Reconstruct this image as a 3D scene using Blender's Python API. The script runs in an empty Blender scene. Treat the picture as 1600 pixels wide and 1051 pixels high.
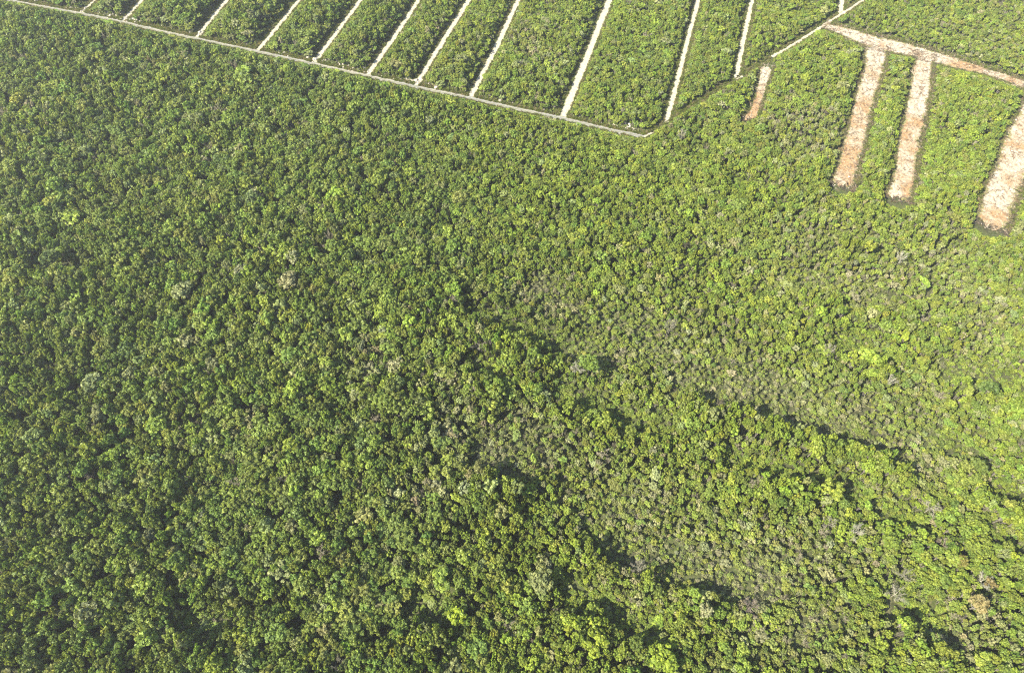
import bpy, math, random
import numpy as np
from mathutils import noise, Vector

rng = np.random.default_rng(7)
random.seed(7)
S = bpy.context.scene
COL = S.collection

# ------------------------------------------------------------------ camera geometry (drone, 160 m up)
H = 160.0
PITCH = math.radians(56.7)
FPX = 1067.0                      # focal length in photo pixels (24 mm on 36 mm, 1600 px)
CX, CY = 800.0, 525.5
F = np.array([0.0, math.cos(PITCH), -math.sin(PITCH)])
U = np.array([0.0, math.sin(PITCH), math.cos(PITCH)])
CAM = np.array([0.0, 0.0, H])

def ground(px, py, z=0.0):
    d = F + np.array([1.0, 0, 0]) * ((px - CX) / FPX) - U * ((py - CY) / FPX)
    t = (z - H) / d[2]
    return CAM + d * t

def project(x, y, z):
    ry, rz = y, z - H
    w = ry * F[1] + rz * F[2]
    v = ry * U[1] + rz * U[2]
    return CX + FPX * x / w, CY - FPX * v / w, w

def gl(pts):
    return np.array([ground(a, b)[:2] for a, b in pts])

# ------------------------------------------------------------------ helpers
def tag(o, label=None, cat=None, group=None, kind=None):
    if label: o['label'] = label
    if cat: o['category'] = cat
    if group: o['group'] = group
    if kind: o['kind'] = kind
    return o

def mesh_np(name, V, faces_flat, sizes, mat=None, attrs=None, smooth=False):
    m = bpy.data.meshes.new(name)
    V = np.asarray(V, dtype=np.float32)
    faces_flat = np.asarray(faces_flat, dtype=np.int32)
    sizes = np.asarray(sizes, dtype=np.int32)
    m.vertices.add(len(V)); m.vertices.foreach_set('co', V.ravel())
    m.loops.add(len(faces_flat)); m.loops.foreach_set('vertex_index', faces_flat)
    m.polygons.add(len(sizes))
    st = np.concatenate([[0], np.cumsum(sizes)[:-1]]).astype(np.int32)
    m.polygons.foreach_set('loop_start', st)
    m.polygons.foreach_set('loop_total', sizes)
    m.update(calc_edges=True)
    if smooth:
        m.polygons.foreach_set('use_smooth', np.ones(len(sizes), dtype=bool))
    if attrs:
        for k, (dom, typ, arr) in attrs.items():
            a = m.attributes.new(k, typ, dom)
            key = 'color' if 'COLOR' in typ else ('vector' if 'VECTOR' in typ else 'value')
            a.data.foreach_set(key, np.ascontiguousarray(arr).ravel())
    if mat: m.materials.append(mat)
    m.validate()
    return m

def link(name, mesh, parent=None):
    o = bpy.data.objects.new(name, mesh)
    COL.objects.link(o)
    if parent: o.parent = parent
    return o

_LAT = np.random.default_rng(99).uniform(-1, 1, (256, 256))
def fbm(x, y, s, oct=3, off=0.0):
    """value noise over a random lattice, summed over octaves, about -0.6..0.6"""
    out = np.zeros(len(x)); a = 1.0; f = s; t = 0.0
    for k in range(oct):
        u = x * f + off * 13.7 + k * 31.3; v = y * f + off * 7.9 + k * 17.1
        iu = np.floor(u).astype(int); iv = np.floor(v).astype(int); fu = u - iu; fv = v - iv
        fu = fu * fu * (3 - 2 * fu); fv = fv * fv * (3 - 2 * fv)
        g = lambda p, q: _LAT[(iu + p) % 256, (iv + q) % 256]
        out += a * ((g(0, 0) * (1 - fu) + g(1, 0) * fu) * (1 - fv) + (g(0, 1) * (1 - fu) + g(1, 1) * fu) * fv)
        t += a; a *= 0.5; f *= 2.03
    return out / t * 0.95

def sstep(a, b, x):
    t = np.clip((x - a) / (b - a), 0, 1)
    return t * t * (3 - 2 * t)

def polydist(P, line, hw=None):
    """distance of points to a polyline; with hw, distance minus the local half width."""
    best = np.full(len(P), 1e9)
    for i in range(len(line) - 1):
        a, b = line[i], line[i + 1]
        ab = b - a
        t = np.clip(((P - a) @ ab) / max(ab @ ab, 1e-9), 0, 1)
        d = np.linalg.norm(P - (a + t[:, None] * ab), axis=1)
        if hw is not None:
            d = d - (hw[i] * (1 - t) + hw[i + 1] * t)
        best = np.minimum(best, d)
    return best

# ------------------------------------------------------------------ materials
def newmat(name):
    m = bpy.data.materials.new(name); m.use_nodes = True
    nt = m.node_tree; nt.nodes.clear()
    out = nt.nodes.new('ShaderNodeOutputMaterial')
    return m, nt, out

def N(nt, typ, **kw):
    n = nt.nodes.new(typ)
    for k, v in kw.items(): setattr(n, k, v)
    return n

def math_node(nt, op, a, b=None):
    n = N(nt, 'ShaderNodeMath', operation=op)
    for i, v in enumerate((a, b)):
        if v is None: continue
        if isinstance(v, (int, float)): n.inputs[i].default_value = v
        else: nt.links.new(v, n.inputs[i])
    return n.outputs[0]

def mixc(nt, fac, a, b, blend='MIX'):
    n = N(nt, 'ShaderNodeMix', data_type='RGBA', blend_type=blend)
    for sock, v in ((n.inputs[0], fac), (n.inputs[6], a), (n.inputs[7], b)):
        if isinstance(v, (int, float)): sock.default_value = v
        elif isinstance(v, tuple): sock.default_value = v
        else: nt.links.new(v, sock)
    return n.outputs[2]

def noise_tex(nt, scale, detail=4, rough=0.55, coord=None):
    n = N(nt, 'ShaderNodeTexNoise')
    n.inputs['Scale'].default_value = scale
    n.inputs['Detail'].default_value = detail
    n.inputs['Roughness'].default_value = rough
    if coord is not None: nt.links.new(coord, n.inputs['Vector'])
    return n.outputs[0]

def ramp(nt, fac, stops):
    r = N(nt, 'ShaderNodeValToRGB')
    nt.links.new(fac, r.inputs[0])
    el = r.color_ramp.elements
    while len(el) < len(stops): el.new(0.5)
    for e, (p, c) in zip(el, stops):
        e.position = p; e.color = c if len(c) == 4 else (*c, 1)
    return r.outputs[0]

def foliage_mat(name, gloss=0.0, trans=0.30):
    m, nt, out = newmat(name)
    at = N(nt, 'ShaderNodeAttribute', attribute_type='INSTANCER', attribute_name='tint')
    va = N(nt, 'ShaderNodeAttribute', attribute_type='GEOMETRY', attribute_name='vary')
    # leaf-to-leaf differences: value and a swing between yellower and bluer green
    mul = math_node(nt, 'ADD', math_node(nt, 'MULTIPLY', va.outputs['Fac'], 0.8), 0.60)
    c = mixc(nt, 1.0, at.outputs['Color'], (1, 1, 1, 1), 'MULTIPLY')
    vm = N(nt, 'ShaderNodeVectorMath', operation='SCALE')
    nt.links.new(c, vm.inputs[0]); nt.links.new(mul, vm.inputs['Scale'])
    hs = N(nt, 'ShaderNodeHueSaturation')
    hs.inputs['Saturation'].default_value = 1.0
    hv = math_node(nt, 'ADD', math_node(nt, 'MULTIPLY', va.outputs['Fac'], -0.03), 0.515)
    nt.links.new(hv, hs.inputs['Hue']); nt.links.new(vm.outputs[0], hs.inputs['Color'])
    col = hs.outputs[0]
    p = N(nt, 'ShaderNodeBsdfPrincipled')
    nt.links.new(col, p.inputs['Base Color'])
    p.inputs['Roughness'].default_value = 0.55
    p.inputs['Specular IOR Level'].default_value = 0.3
    t = N(nt, 'ShaderNodeBsdfTranslucent')
    tc = mixc(nt, 1.0, col, (1.25, 1.2, 0.5, 1), 'MULTIPLY')
    nt.links.new(tc, t.inputs['Color'])
    mx = N(nt, 'ShaderNodeMixShader'); mx.inputs[0].default_value = trans
    nt.links.new(p.outputs[0], mx.inputs[1]); nt.links.new(t.outputs[0], mx.inputs[2])
    nt.links.new(mx.outputs[0], out.inputs['Surface'])
    return m

def bark_mat():
    m, nt, out = newmat('bark')
    tc = N(nt, 'ShaderNodeTexCoord')
    n1 = noise_tex(nt, 6, 5, 0.6, tc.outputs['Object'])
    c = ramp(nt, n1, [(0.3, (0.10, 0.085, 0.065)), (0.55, (0.20, 0.175, 0.145)), (0.75, (0.34, 0.31, 0.27))])
    p = N(nt, 'ShaderNodeBsdfPrincipled'); nt.links.new(c, p.inputs['Base Color'])
    p.inputs['Roughness'].default_value = 0.9
    nt.links.new(p.outputs[0], out.inputs['Surface'])
    return m

def tinted_mat(name, lo=0.7, hi=1.25):
    m, nt, out = newmat(name)
    at = N(nt, 'ShaderNodeAttribute', attribute_type='INSTANCER', attribute_name='tint')
    va = N(nt, 'ShaderNodeAttribute', attribute_type='GEOMETRY', attribute_name='vary')
    mul = math_node(nt, 'ADD', math_node(nt, 'MULTIPLY', va.outputs['Fac'], hi - lo), lo)
    vm = N(nt, 'ShaderNodeVectorMath', operation='SCALE')
    nt.links.new(at.outputs['Color'], vm.inputs[0]); nt.links.new(mul, vm.inputs['Scale'])
    p = N(nt, 'ShaderNodeBsdfPrincipled'); nt.links.new(vm.outputs[0], p.inputs['Base Color'])
    p.inputs['Roughness'].default_value = 0.85
    p.inputs['Specular IOR Level'].default_value = 0.2
    nt.links.new(p.outputs[0], out.inputs['Surface'])
    return m

def ground_mat():
    m, nt, out = newmat('forest_floor')
    g = N(nt, 'ShaderNodeNewGeometry')
    a = noise_tex(nt, 0.09, 6, 0.6, g.outputs['Position'])
    b = noise_tex(nt, 1.3, 5, 0.65, g.outputs['Position'])
    c1 = ramp(nt, b, [(0.30, (0.030, 0.038, 0.014)), (0.5, (0.055, 0.058, 0.026)), (0.68, (0.10, 0.088, 0.052))])
    c2 = ramp(nt, b, [(0.32, (0.045, 0.062, 0.018)), (0.55, (0.075, 0.085, 0.030)), (0.75, (0.14, 0.12, 0.07))])
    c = mixc(nt, ramp(nt, a, [(0.42, (0, 0, 0)), (0.6, (1, 1, 1))]), c1, c2)
    p = N(nt, 'ShaderNodeBsdfPrincipled'); nt.links.new(c, p.inputs['Base Color'])
    p.inputs['Roughness'].default_value = 0.95
    p.inputs['Specular IOR Level'].default_value = 0.1
    bm = N(nt, 'ShaderNodeBump'); bm.inputs['Distance'].default_value = 0.25
    nt.links.new(b, bm.inputs['Height']); nt.links.new(bm.outputs[0], p.inputs['Normal'])
    nt.links.new(p.outputs[0], out.inputs['Surface'])
    return m

def soil_mat(name, stops_fine, stops_patch=None, patch_scale=0.12, green=None, bump=0.12):
    """bare ground: fine grain ramp, optional large patches of another soil, optional weeds by 'across' position"""
    m, nt, out = newmat(name)
    g = N(nt, 'ShaderNodeNewGeometry')
    pos = g.outputs['Position']
    f = noise_tex(nt, 1.1, 8, 0.7, pos)
    c = ramp(nt, f, stops_fine)
    if stops_patch:
        w = noise_tex(nt, patch_scale, 5, 0.62, pos)
        c2 = ramp(nt, f, stops_patch)
        if bump > 0.2:      # redder subsoil was scraped up towards the far end of the cut
            al = N(nt, 'ShaderNodeAttribute', attribute_type='GEOMETRY', attribute_name='along')
            w = math_node(nt, 'ADD', w, math_node(nt, 'MULTIPLY', math_node(nt, 'SUBTRACT', al.outputs['Fac'], 0.55), 0.16))
        c = mixc(nt, ramp(nt, w, [(0.45, (0, 0, 0)), (0.60, (1, 1, 1))]), c, c2)
    if green:
        ac = N(nt, 'ShaderNodeAttribute', attribute_type='GEOMETRY', attribute_name='across')
        n2 = noise_tex(nt, 0.8, 6, 0.7, pos)
        k = math_node(nt, 'ADD', math_node(nt, 'MULTIPLY', ac.outputs['Fac'], 0.95), math_node(nt, 'MULTIPLY', math_node(nt, 'SUBTRACT', n2, 0.5), 1.6))
        k = ramp(nt, k, [(0.42, (0, 0, 0)), (0.62, (1, 1, 1))])
        c = mixc(nt, k, c, green)
    p = N(nt, 'ShaderNodeBsdfPrincipled'); nt.links.new(c, p.inputs['Base Color'])
    p.inputs['Roughness'].default_value = 0.95
    p.inputs['Specular IOR Level'].default_value = 0.15
    bm = N(nt, 'ShaderNodeBump'); bm.inputs['Distance'].default_value = bump
    nt.links.new(noise_tex(nt, 2.2, 6, 0.7, pos), bm.inputs['Height'])
    nt.links.new(bm.outputs[0], p.inputs['Normal'])
    nt.links.new(p.outputs[0], out.inputs['Surface'])
    return m

M_LEAF = foliage_mat('leaves')
M_BARK = bark_mat()
M_TWIG = tinted_mat('dry_twigs')
M_GRASS = foliage_mat('grass_blades', trans=0.35)
M_STONE = tinted_mat('limestone_rubble', 0.75, 1.15)
M_GROUND = ground_mat()
M_TRACK = soil_mat('pale_limestone_track', [(0.28, (0.23, 0.20, 0.125)), (0.48, (0.38, 0.335, 0.235)), (0.70, (0.46, 0.415, 0.315))],
                   green=(0.15, 0.17, 0.06, 1))
M_ROAD = soil_mat('grey_gravel_road', [(0.30, (0.13, 0.12, 0.105)), (0.50, (0.21, 0.20, 0.18)), (0.72, (0.30, 0.285, 0.25))],
                  stops_patch=[(0.3, (0.18, 0.165, 0.13)), (0.7, (0.31, 0.285, 0.235))], patch_scale=0.05, green=(0.13, 0.14, 0.06, 1))
M_CLEAR = soil_mat('cleared_limestone_soil', [(0.25, (0.29, 0.225, 0.145)), (0.45, (0.365, 0.31, 0.22)), (0.66, (0.425, 0.385, 0.305))],
                   stops_patch=[(0.28, (0.20, 0.105, 0.040)), (0.46, (0.285, 0.175, 0.082)), (0.66, (0.37, 0.270, 0.155))], patch_scale=0.085,
                   green=(0.20, 0.18, 0.07, 1), bump=0.3)
M_TRAIL = soil_mat('faint_trail', [(0.3, (0.06, 0.065, 0.025)), (0.55, (0.11, 0.105, 0.05)), (0.75, (0.17, 0.15, 0.09))])

# ------------------------------------------------------------------ roads, tracks, clearings (photo pixels -> ground)
ROAD = [(-220, -52), (-60, -14), (20, 2), (51, 8), (128, 22), (192, 35), (250, 49), (307, 61), (402, 81), (489, 100), (574, 119),
        (648, 136), (736, 154), (800, 169), (878, 185), (952, 203), (1006, 214)]
TRACKS = [  # (pixels, half width)
    ([(126, 21), (150, 0), (215, -58)], 1.1),
    ([(192, 34), (222, 0), (270, -55)], 1.25),
    ([(307, 60), (331, 29), (355, 0), (402, -56)], 1.3),
    ([(402, 80), (434, 42), (468, 0), (512, -54)], 1.3),
    ([(490, 99), (527, 50), (564, 0), (602, -50)], 1.35),
    ([(574, 118), (616, 58), (655, 0), (688, -48)], 1.35),
    ([(649, 135), (690, 68), (733, 0), (764, -50)], 1.35),
    ([(735, 152), (775, 75), (810, 0), (834, -50)], 1.4),
    ([(879, 183), (917, 90), (952, 0), (971, -50)], 1.65),
    ([(1041, 191), (1056, 135), (1073, 67), (1091, 0), (1104, -50)], 1.25),
    ([(1160, 119), (1150, 123), (1157, 84), (1166, 40), (1175, 0), (1186, -50)], 1.25),
    ([(1313, 21), (1315, 0), (1318, -50)], 1.4),
]
DIAG = ([(1206, 89), (1225, 79), (1259, 58), (1279, 45), (1296, 34), (1320, 19), (1350, 0), (1400, -32), (1430, -52)], 1.0)
FAINT = [([(1003, 215), (1010, 212), (1020, 206)], 0.75), ([(1018, 207), (1042, 190), (1070, 172), (1107, 152), (1124, 139), (1165, 113), (1204, 91)], 0.35)]
CROSS = ([(1290, 42), (1318, 49), (1350, 62), (1384, 71), (1428, 80), (1465, 92), (1495, 100), (1539, 112), (1576, 124), (1602, 134), (1680, 165)],
         [2.2, 3.4, 4.4, 4.8, 4.2, 3.9, 3.6, 2.3, 2.5, 2.8, 2.8])
CLEAR = [
    ([(1198, 105), (1192, 128), (1185, 155), (1176, 180), (1164, 187)], [2.3, 2.0, 1.5, 1.9, 1.2]),
    ([(1368, 74), (1364, 111), (1352, 148), (1342, 192), (1333, 226), (1325, 256), (1315, 291)], [4.6, 3.6, 3.5, 3.3, 3.5, 3.3, 3.6]),
    ([(1446, 85), (1441, 111), (1433, 162), (1424, 202), (1418, 236), (1413, 270), (1402, 311)], [3.0, 3.6, 3.8, 3.6, 3.6, 3.4, 3.8]),
    ([(1640, 120), (1614, 180), (1594, 216), (1577, 270), (1563, 304), (1547, 354)], [4.9, 4.9, 4.9, 5.0, 5.0, 4.6]),
]
CUTS = [([(1087, 348), (1076, 385), (1060, 428)], 0.35),
        ([(1458, 374), (1448, 461), (1438, 525)], 0.45),
        ([(1404, 852), (1394, 902), (1384, 980), (1380, 1016)], 0.5)]

def ribbon(name, line, hw, z, mat, cols=9, step=0.4, rag=0.28, bumps=0.0, seed=0.0, weed='edge'):
    line = np.asarray(line, float)
    hw = np.full(len(line), hw) if np.isscalar(hw) else np.asarray(hw, float)
    seg = np.linalg.norm(np.diff(line, axis=0), axis=1)
    s = np.concatenate([[0], np.cumsum(seg)])
    n = max(4, int(s[-1] / step))
    q = np.linspace(0, s[-1], n)
    P = np.stack([np.interp(q, s, line[:, 0]), np.interp(q, s, line[:, 1])], 1)
    for _ in range(8):                                  # round the corners
        P[1:-1] = 0.25 * P[:-2] + 0.5 * P[1:-1] + 0.25 * P[2:]
    W = np.interp(q, s, hw)
    T = np.gradient(P, axis=0); T /= np.linalg.norm(T, axis=1)[:, None]
    R = np.stack([T[:, 1], -T[:, 0]], 1)
    def nz(sd, f): return np.array([noise.noise(Vector((v * f, sd, 0))) for v in q])
    wl = W * (1 + rag * (nz(seed + 1, 0.22) + 0.8 * nz(seed + 5, 0.8) + 0.5 * nz(seed + 6, 2.3)))
    wr = W * (1 + rag * (nz(seed + 2, 0.22) + 0.8 * nz(seed + 7, 0.8) + 0.5 * nz(seed + 8, 2.3)))
    wig = rag * W * 0.5 * nz(seed + 9, 0.06)
    V = []; A = []; AL = []
    for i in range(n):
        end = min(1.0, ((min(i, n - 1 - i) * step + 0.1) / max(0.6 * W[i], 0.3)) ** 0.3)
        for j in range(cols):
            u = j / (cols - 1) * 2 - 1
            off = (wr[i] if u > 0 else wl[i]) * u * end + wig[i]
            near_end = max(0.0, 1 - min(i, n - 1 - i) * step / 2.5)
            jag = noise.noise(Vector((u * 2.6, seed, 4.2 if i < n / 2 else 8.8))) * W[i] * (0.9 if bumps else 0.3) * near_end
            x, y = P[i] + R[i] * off + T[i] * jag
            zz = z
            if bumps:
                zz += bumps * (0.5 + 0.5 * noise.noise(Vector((x * 0.9, y * 0.9, seed)))) ** 1.5 * (1 - abs(u) ** 4) \
                    + bumps * 0.5 * abs(noise.noise(Vector((x * 2.7, y * 2.7, seed + 3)))) * (1 - abs(u) ** 4)
            V.append((x, y, zz)); AL.append(i / (n - 1))
            if weed == 'rut':      # grass strip down the middle and at the edges
                A.append(max(0.0, 1 - abs(u) / 0.28) * 0.9 + max(0.0, (abs(u) - 0.55) / 0.45))
            else:
                A.append(max(0.0, (abs(u) - 0.5) / 0.5))
    f = []
    for i in range(n - 1):
        for j in range(cols - 1):
            a = i * cols + j
            f += [a, a + cols, a + cols + 1, a + 1]
    m = mesh_np(name, V, f, [4] * (len(f) // 4), mat, {'across': ('POINT', 'FLOAT', np.array(A, np.float32)), 'along': ('POINT', 'FLOAT', np.array(AL, np.float32))}, smooth=True)
    return link(name, m)

# ground sheet
gm = mesh_np('ground', [(-560, -260, 0), (560, -260, 0), (560, 760, 0), (-560, 760, 0)], [0, 1, 2, 3], [4], M_GROUND)
tag(link('ground', gm), 'dark forest floor of leaf litter under the trees', 'ground', kind='structure')

road_l = gl(ROAD)
tag(ribbon('road', road_l, 1.1, 0.09, M_ROAD, rag=0.30, seed=3, weed='rut'), 'grey gravel road crossing the top left of the forest', 'road', kind='structure')
ORD = ['first', 'second', 'third', 'fourth', 'fifth', 'sixth', 'seventh', 'eighth', 'ninth', 'tenth', 'eleventh', 'twelfth']
LINES = [(road_l, np.full(len(road_l), 1.1))]
for i, (p, w) in enumerate(TRACKS):
    l = gl(p)
    tag(ribbon('dirt_track', l, w, 0.05, M_TRACK, rag=0.32, seed=20 + i * 3.3, weed='edge'),
        ['pale dirt track meeting the road, %s from the left' % ORD[i], 'pale dirt track with no road at its lower end, %s from the left' % ORD[i]][i > 9],
        'dirt track', 'parallel pale tracks cut through the forest', 'structure')
    LINES.append((l, np.full(len(l), w)))
l = gl(DIAG[0]); LINES.append((l, np.full(len(l), DIAG[1])))
tag(ribbon('dirt_track', l, DIAG[1], 0.07, M_TRACK, rag=0.25, seed=71), 'narrow pale track running diagonally to the top edge above the cleared strips', 'dirt track', kind='structure')
for i, (p, w) in enumerate(FAINT):
    l = gl(p); LINES.append((l, np.full(len(l), w)))
    tag(ribbon('trail', l, w, 0.06, [M_TRACK, M_TRAIL][i], rag=0.3, seed=81 + i),
        ['short pale stub at the right end of the gravel road', 'faint overgrown trail between the road end and the cleared strips'][i], 'trail', kind='structure')
NARROW = []
for i, (p, w) in enumerate(CUTS):
    l = gl(p); NARROW.append((l, w))
    tag(ribbon('trail', l, w, 0.05, M_TRAIL, rag=0.3, seed=91 + i),
        ['short dark survey cut through trees right of centre', 'thin faint survey cut below the cleared strips', 'thin faint survey cut near the lower right corner'][i], 'trail', kind='structure')
CL = []
l = gl(CROSS[0]); LINES.append((l, np.array(CROSS[1]))); CL.append((l, np.array(CROSS[1])))
tag(ribbon('cleared_strip', l, CROSS[1], 0.10, M_CLEAR, cols=17, rag=0.42, bumps=0.22, seed=101), 'long bare clearing running along the heads of the wide strips', 'clearing', kind='structure')
for i, (p, w) in enumerate(CLEAR):
    l = gl(p); LINES.append((l, np.array(w))); CL.append((l, np.array(w)))
    tag(ribbon('cleared_strip', l, w, [0.12, 0.15, 0.17, 0.19][i], M_CLEAR, cols=21, rag=0.42, bumps=0.28, seed=111 + i * 7),
        ['short narrow orange-brown cleared strip', 'cleared pale strip with a red-brown band halfway down, left of the wide pair',
         'cleared pale strip with rusty patches, right of the wide pair', 'widest cleared pale strip reaching the right edge of the photo'][i],
        'clearing', kind='structure')

# ------------------------------------------------------------------ prototype tree meshes
BASE_H, BASE_R = 6.0, 1.5

def leaf_cloud(cent, rad, per, leaf, r, flat=0.85, bias=0.75):
    """many small leaf-sprig faces over a set of puffs -> verts, faces, vary"""
    V = []; Fa = []; A = []
    for c, rr in zip(cent, rad):
        k = max(6, int(per * (rr / 0.5) ** 2))
        d = r.normal(size=(k, 3)); d[:, 2] += 0.25
        d /= np.linalg.norm(d, axis=1)[:, None]
        rad_ = rr * (0.62 + 0.5 * r.random(k)) 
        p = c + d * rad_[:, None] * np.array([1, 1, flat])
        n = d * bias + r.normal(size=(k, 3)) * (1 - bias) * 1.2
        n[:, 2] += 0.15
        n /= np.linalg.norm(n, axis=1)[:, None]
        a = np.cross(n, r.normal(size=(k, 3))); a /= np.linalg.norm(a, axis=1)[:, None]
        b = np.cross(n, a)
        sz = leaf * (0.6 + 0.8 * r.random(k))[:, None]
        asp = (0.5 + 0.35 * r.random(k))[:, None]
        v0 = len(V) * 1
        droop = n * sz * 0.25
        quad = np.stack([p + a * sz - droop, p + b * sz * asp, p - a * sz - droop, p - b * sz * asp], 1).reshape(-1, 3)
        V.append(quad)
        A.append(np.clip(r.normal(0.5, 0.22, k) + r.normal(0, 0.12), 0, 1))
    V = np.concatenate(V); A = np.concatenate(A)
    nq = len(A)
    return V, np.arange(nq * 4), [4] * nq, np.repeat(A, 1)

def tubes(paths, sides=5):
    V = []; Fa = []; sz = []
    for pts, rad in paths:
        pts = np.asarray(pts, float)
        base = len(V)
        for i, p in enumerate(pts):
            t = pts[min(i + 1, len(pts) - 1)] - pts[max(i - 1, 0)]
            t = t / max(np.linalg.norm(t), 1e-6)
            a = np.cross(t, [0.3, 1, 0.1]); a /= np.linalg.norm(a); b = np.cross(t, a)
            for k in range(sides):
                th = 2 * math.pi * k / sides
                V.append(p + (a * math.cos(th) + b * math.sin(th)) * rad[i])
        for i in range(len(pts) - 1):
            for k in range(sides):
                q = base + i * sides
                Fa += [q + k, q + (k + 1) % sides, q + sides + (k + 1) % sides, q + sides + k]; sz.append(4)
        Fa += [base + (len(pts) - 1) * sides + k for k in range(sides)]; sz.append(sides)
    return np.array(V), Fa, sz

def make_tree_meshes(i, kind):
    r = np.random.default_rng(1000 + i * 17)
    if kind == 'round':
        n = r.integers(19, 27); z0, spread, top = 4.05, 1.0, 1.45; pr = (0.28, 0.56)
    elif kind == 'broad':
        n = r.integers(24, 32); z0, spread, top = 4.5, 1.12, 1.0; pr = (0.28, 0.52)
    elif kind == 'lopsided':
        n = r.integers(18, 25); z0, spread, top = 4.1, 1.0, 1.4; pr = (0.26, 0.60)
    elif kind == 'open':
        n = r.integers(16, 22); z0, spread, top = 4.2, 1.1, 1.35; pr = (0.24, 0.42)
    else:
        n = r.integers(13, 17); z0, spread, top = 3.9, 0.9, 1.7; pr = (0.30, 0.54)
    cent = []; rad = []
    tries = 0
    while len(cent) < n and tries < 900:
        tries += 1
        az = r.uniform(0, 2 * math.pi); el = math.asin(r.uniform(-0.30, 1.0))
        q = r.uniform(0.45, 1.0) if len(cent) > 2 else r.uniform(0, 0.4)
        rr = r.uniform(*pr)
        R = BASE_R * spread
        c = np.array([math.cos(az) * math.cos(el) * R * q, math.sin(az) * math.cos(el) * R * q, z0 + math.sin(el) * top * q * 1.15])
        if kind == 'lopsided':
            c[0] += 0.35; c[2] += 0.25 * c[0]
        if all(np.linalg.norm((c - d) * [1, 1, 1.1]) > 0.62 * (rr + e) for d, e in zip(cent, rad)):
            cent.append(c); rad.append(rr)
    per = 40 if kind == 'open' else 58
    V, Fa, sz, A = leaf_cloud(cent, rad, per, 0.23, r, bias=0.72)
    crown = mesh_np('crown', V, Fa, sz, M_LEAF, {'vary': ('FACE', 'FLOAT', A.astype(np.float32))})
    # trunk and limbs up into the puffs
    lean = r.normal(0, 0.18, 2)
    fork = np.array([lean[0], lean[1], 2.2 + r.uniform(-0.4, 0.4)])
    paths = [([(0, 0, -0.15), (lean[0] * 0.3, lean[1] * 0.3, 0.9), fork, (lean[0] * 1.3, lean[1] * 1.3, z0)], [0.15, 0.115, 0.095, 0.05])]
    for c in cent[2:2 + int(min(7, n - 2))]:
        mid = fork * 0.45 + c * 0.55 + np.array([0, 0, -0.25])
        paths.append(([fork - [0, 0, 0.1], mid, c], [0.06, 0.045, 0.02]))
    TV, TF, TS = tubes(paths)
    trunk = mesh_np('trunk', TV, TF, TS, M_BARK, smooth=True)
    return crown, trunk

def make_bare_meshes(i):
    r = np.random.default_rng(2000 + i * 13)
    paths = []
    tw = []
    fork = np.array([r.normal(0, .15), r.normal(0, .15), 2.4])
    main = [([(0, 0, -0.15), fork * [.4, .4, .5], fork, fork + [0.1, 0.1, 1.3]], [0.10, 0.08, 0.06, 0.03])]
    for k in range(9):
        az = k * 2.4 + r.uniform(-.4, .4); el = r.uniform(0.25, 1.2)
        d = np.array([math.cos(az) * math.cos(el), math.sin(az) * math.cos(el), math.sin(el)])
        L = r.uniform(1.5, 2.5)
        st = fork + [0, 0, r.uniform(-0.3, 1.0)]
        mid = st + d * L * 0.5 + r.normal(0, .12, 3); en = mid + (d + [0, 0, .25]) * L * 0.5
        main.append(([st, mid, en], [0.036, 0.027, 0.014]))
        for q in range(14):
            t = r.uniform(0.35, 1.0)
            b0 = st + (en - st) * t
            d2 = d + r.normal(0, .7, 3); d2[2] += .25; d2 /= np.linalg.norm(d2)
            L2 = r.uniform(.4, .95)
            m2 = b0 + d2 * L2 * .5 + r.normal(0, .06, 3); e2 = b0 + d2 * L2
            tw.append(([b0, m2, e2], [0.026, 0.020, 0.010]))
            for w in range(3):
                d3 = d2 + r.normal(0, .7, 3); d3 /= np.linalg.norm(d3)
                tw.append(([m2, m2 + d3 * r.uniform(.25, .5)], [0.016, 0.008]))
    V, Fa, sz = tubes(tw, 3)
    crown = mesh_np('twigs', V, Fa, sz, M_TWIG, {'vary': ('FACE', 'FLOAT', r.random(len(sz)).astype(np.float32))})
    V, Fa, sz = tubes(main, 5)
    trunk = mesh_np('bare_trunk', V, Fa, sz, M_TWIG, {'vary': ('FACE', 'FLOAT', r.random(len(sz)).astype(np.float32))})
    return crown, trunk

def make_shrub_mesh(i, kind):
    """low bush, base height 2, radius 1"""
    r = np.random.default_rng(3000 + i * 11)
    n = r.integers(7, 11)
    cent = []; rad = []
    for k in range(n):
        az = r.uniform(0, 2 * math.pi); q = math.sqrt(r.random()) * 0.75
        cent.append(np.array([math.cos(az) * q, math.sin(az) * q, r.uniform(0.5, 1.55) * (1.05 - 0.5 * q)])); rad.append(r.uniform(0.26, 0.46))
    V, Fa, sz, A = leaf_cloud(cent, rad, 52 if kind == 'leafy' else 20, 0.15, r, bias=0.6)
    Fa = list(Fa); nl = len(sz)
    mats = [0] * nl
    pth = []
    for c in cent:
        pth.append(([(0, 0, -0.05), c * [0.5, 0.5, 0.6], c + [0, 0, 0.25]], [0.04, 0.03, 0.012]))
    if kind == 'twiggy':
        for k in range(60):
            c = cent[r.integers(0, n)]
            d = r.normal(size=3); d[2] = abs(d[2]) + .2; d /= np.linalg.norm(d)
            b = c * 0.8 + r.normal(0, .15, 3)
            pth.append(([b, b + d * r.uniform(.3, .75)], [0.020, 0.008]))
    TV, TF, TS = tubes(pth, 3)
    Fa += [f + len(V) for f in TF]; V = np.concatenate([V, TV]); sz = list(sz) + TS
    A = np.concatenate([A, np.full(len(TS), 0.5)])
    m = mesh_np('shrub', V, Fa, sz, M_LEAF, {'vary': ('FACE', 'FLOAT', A.astype(np.float32))})
    m.materials.append(M_BARK)
    m.polygons.foreach_set('material_index', np.array([0] * nl + [1] * len(TS), np.int32))
    return m

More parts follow.
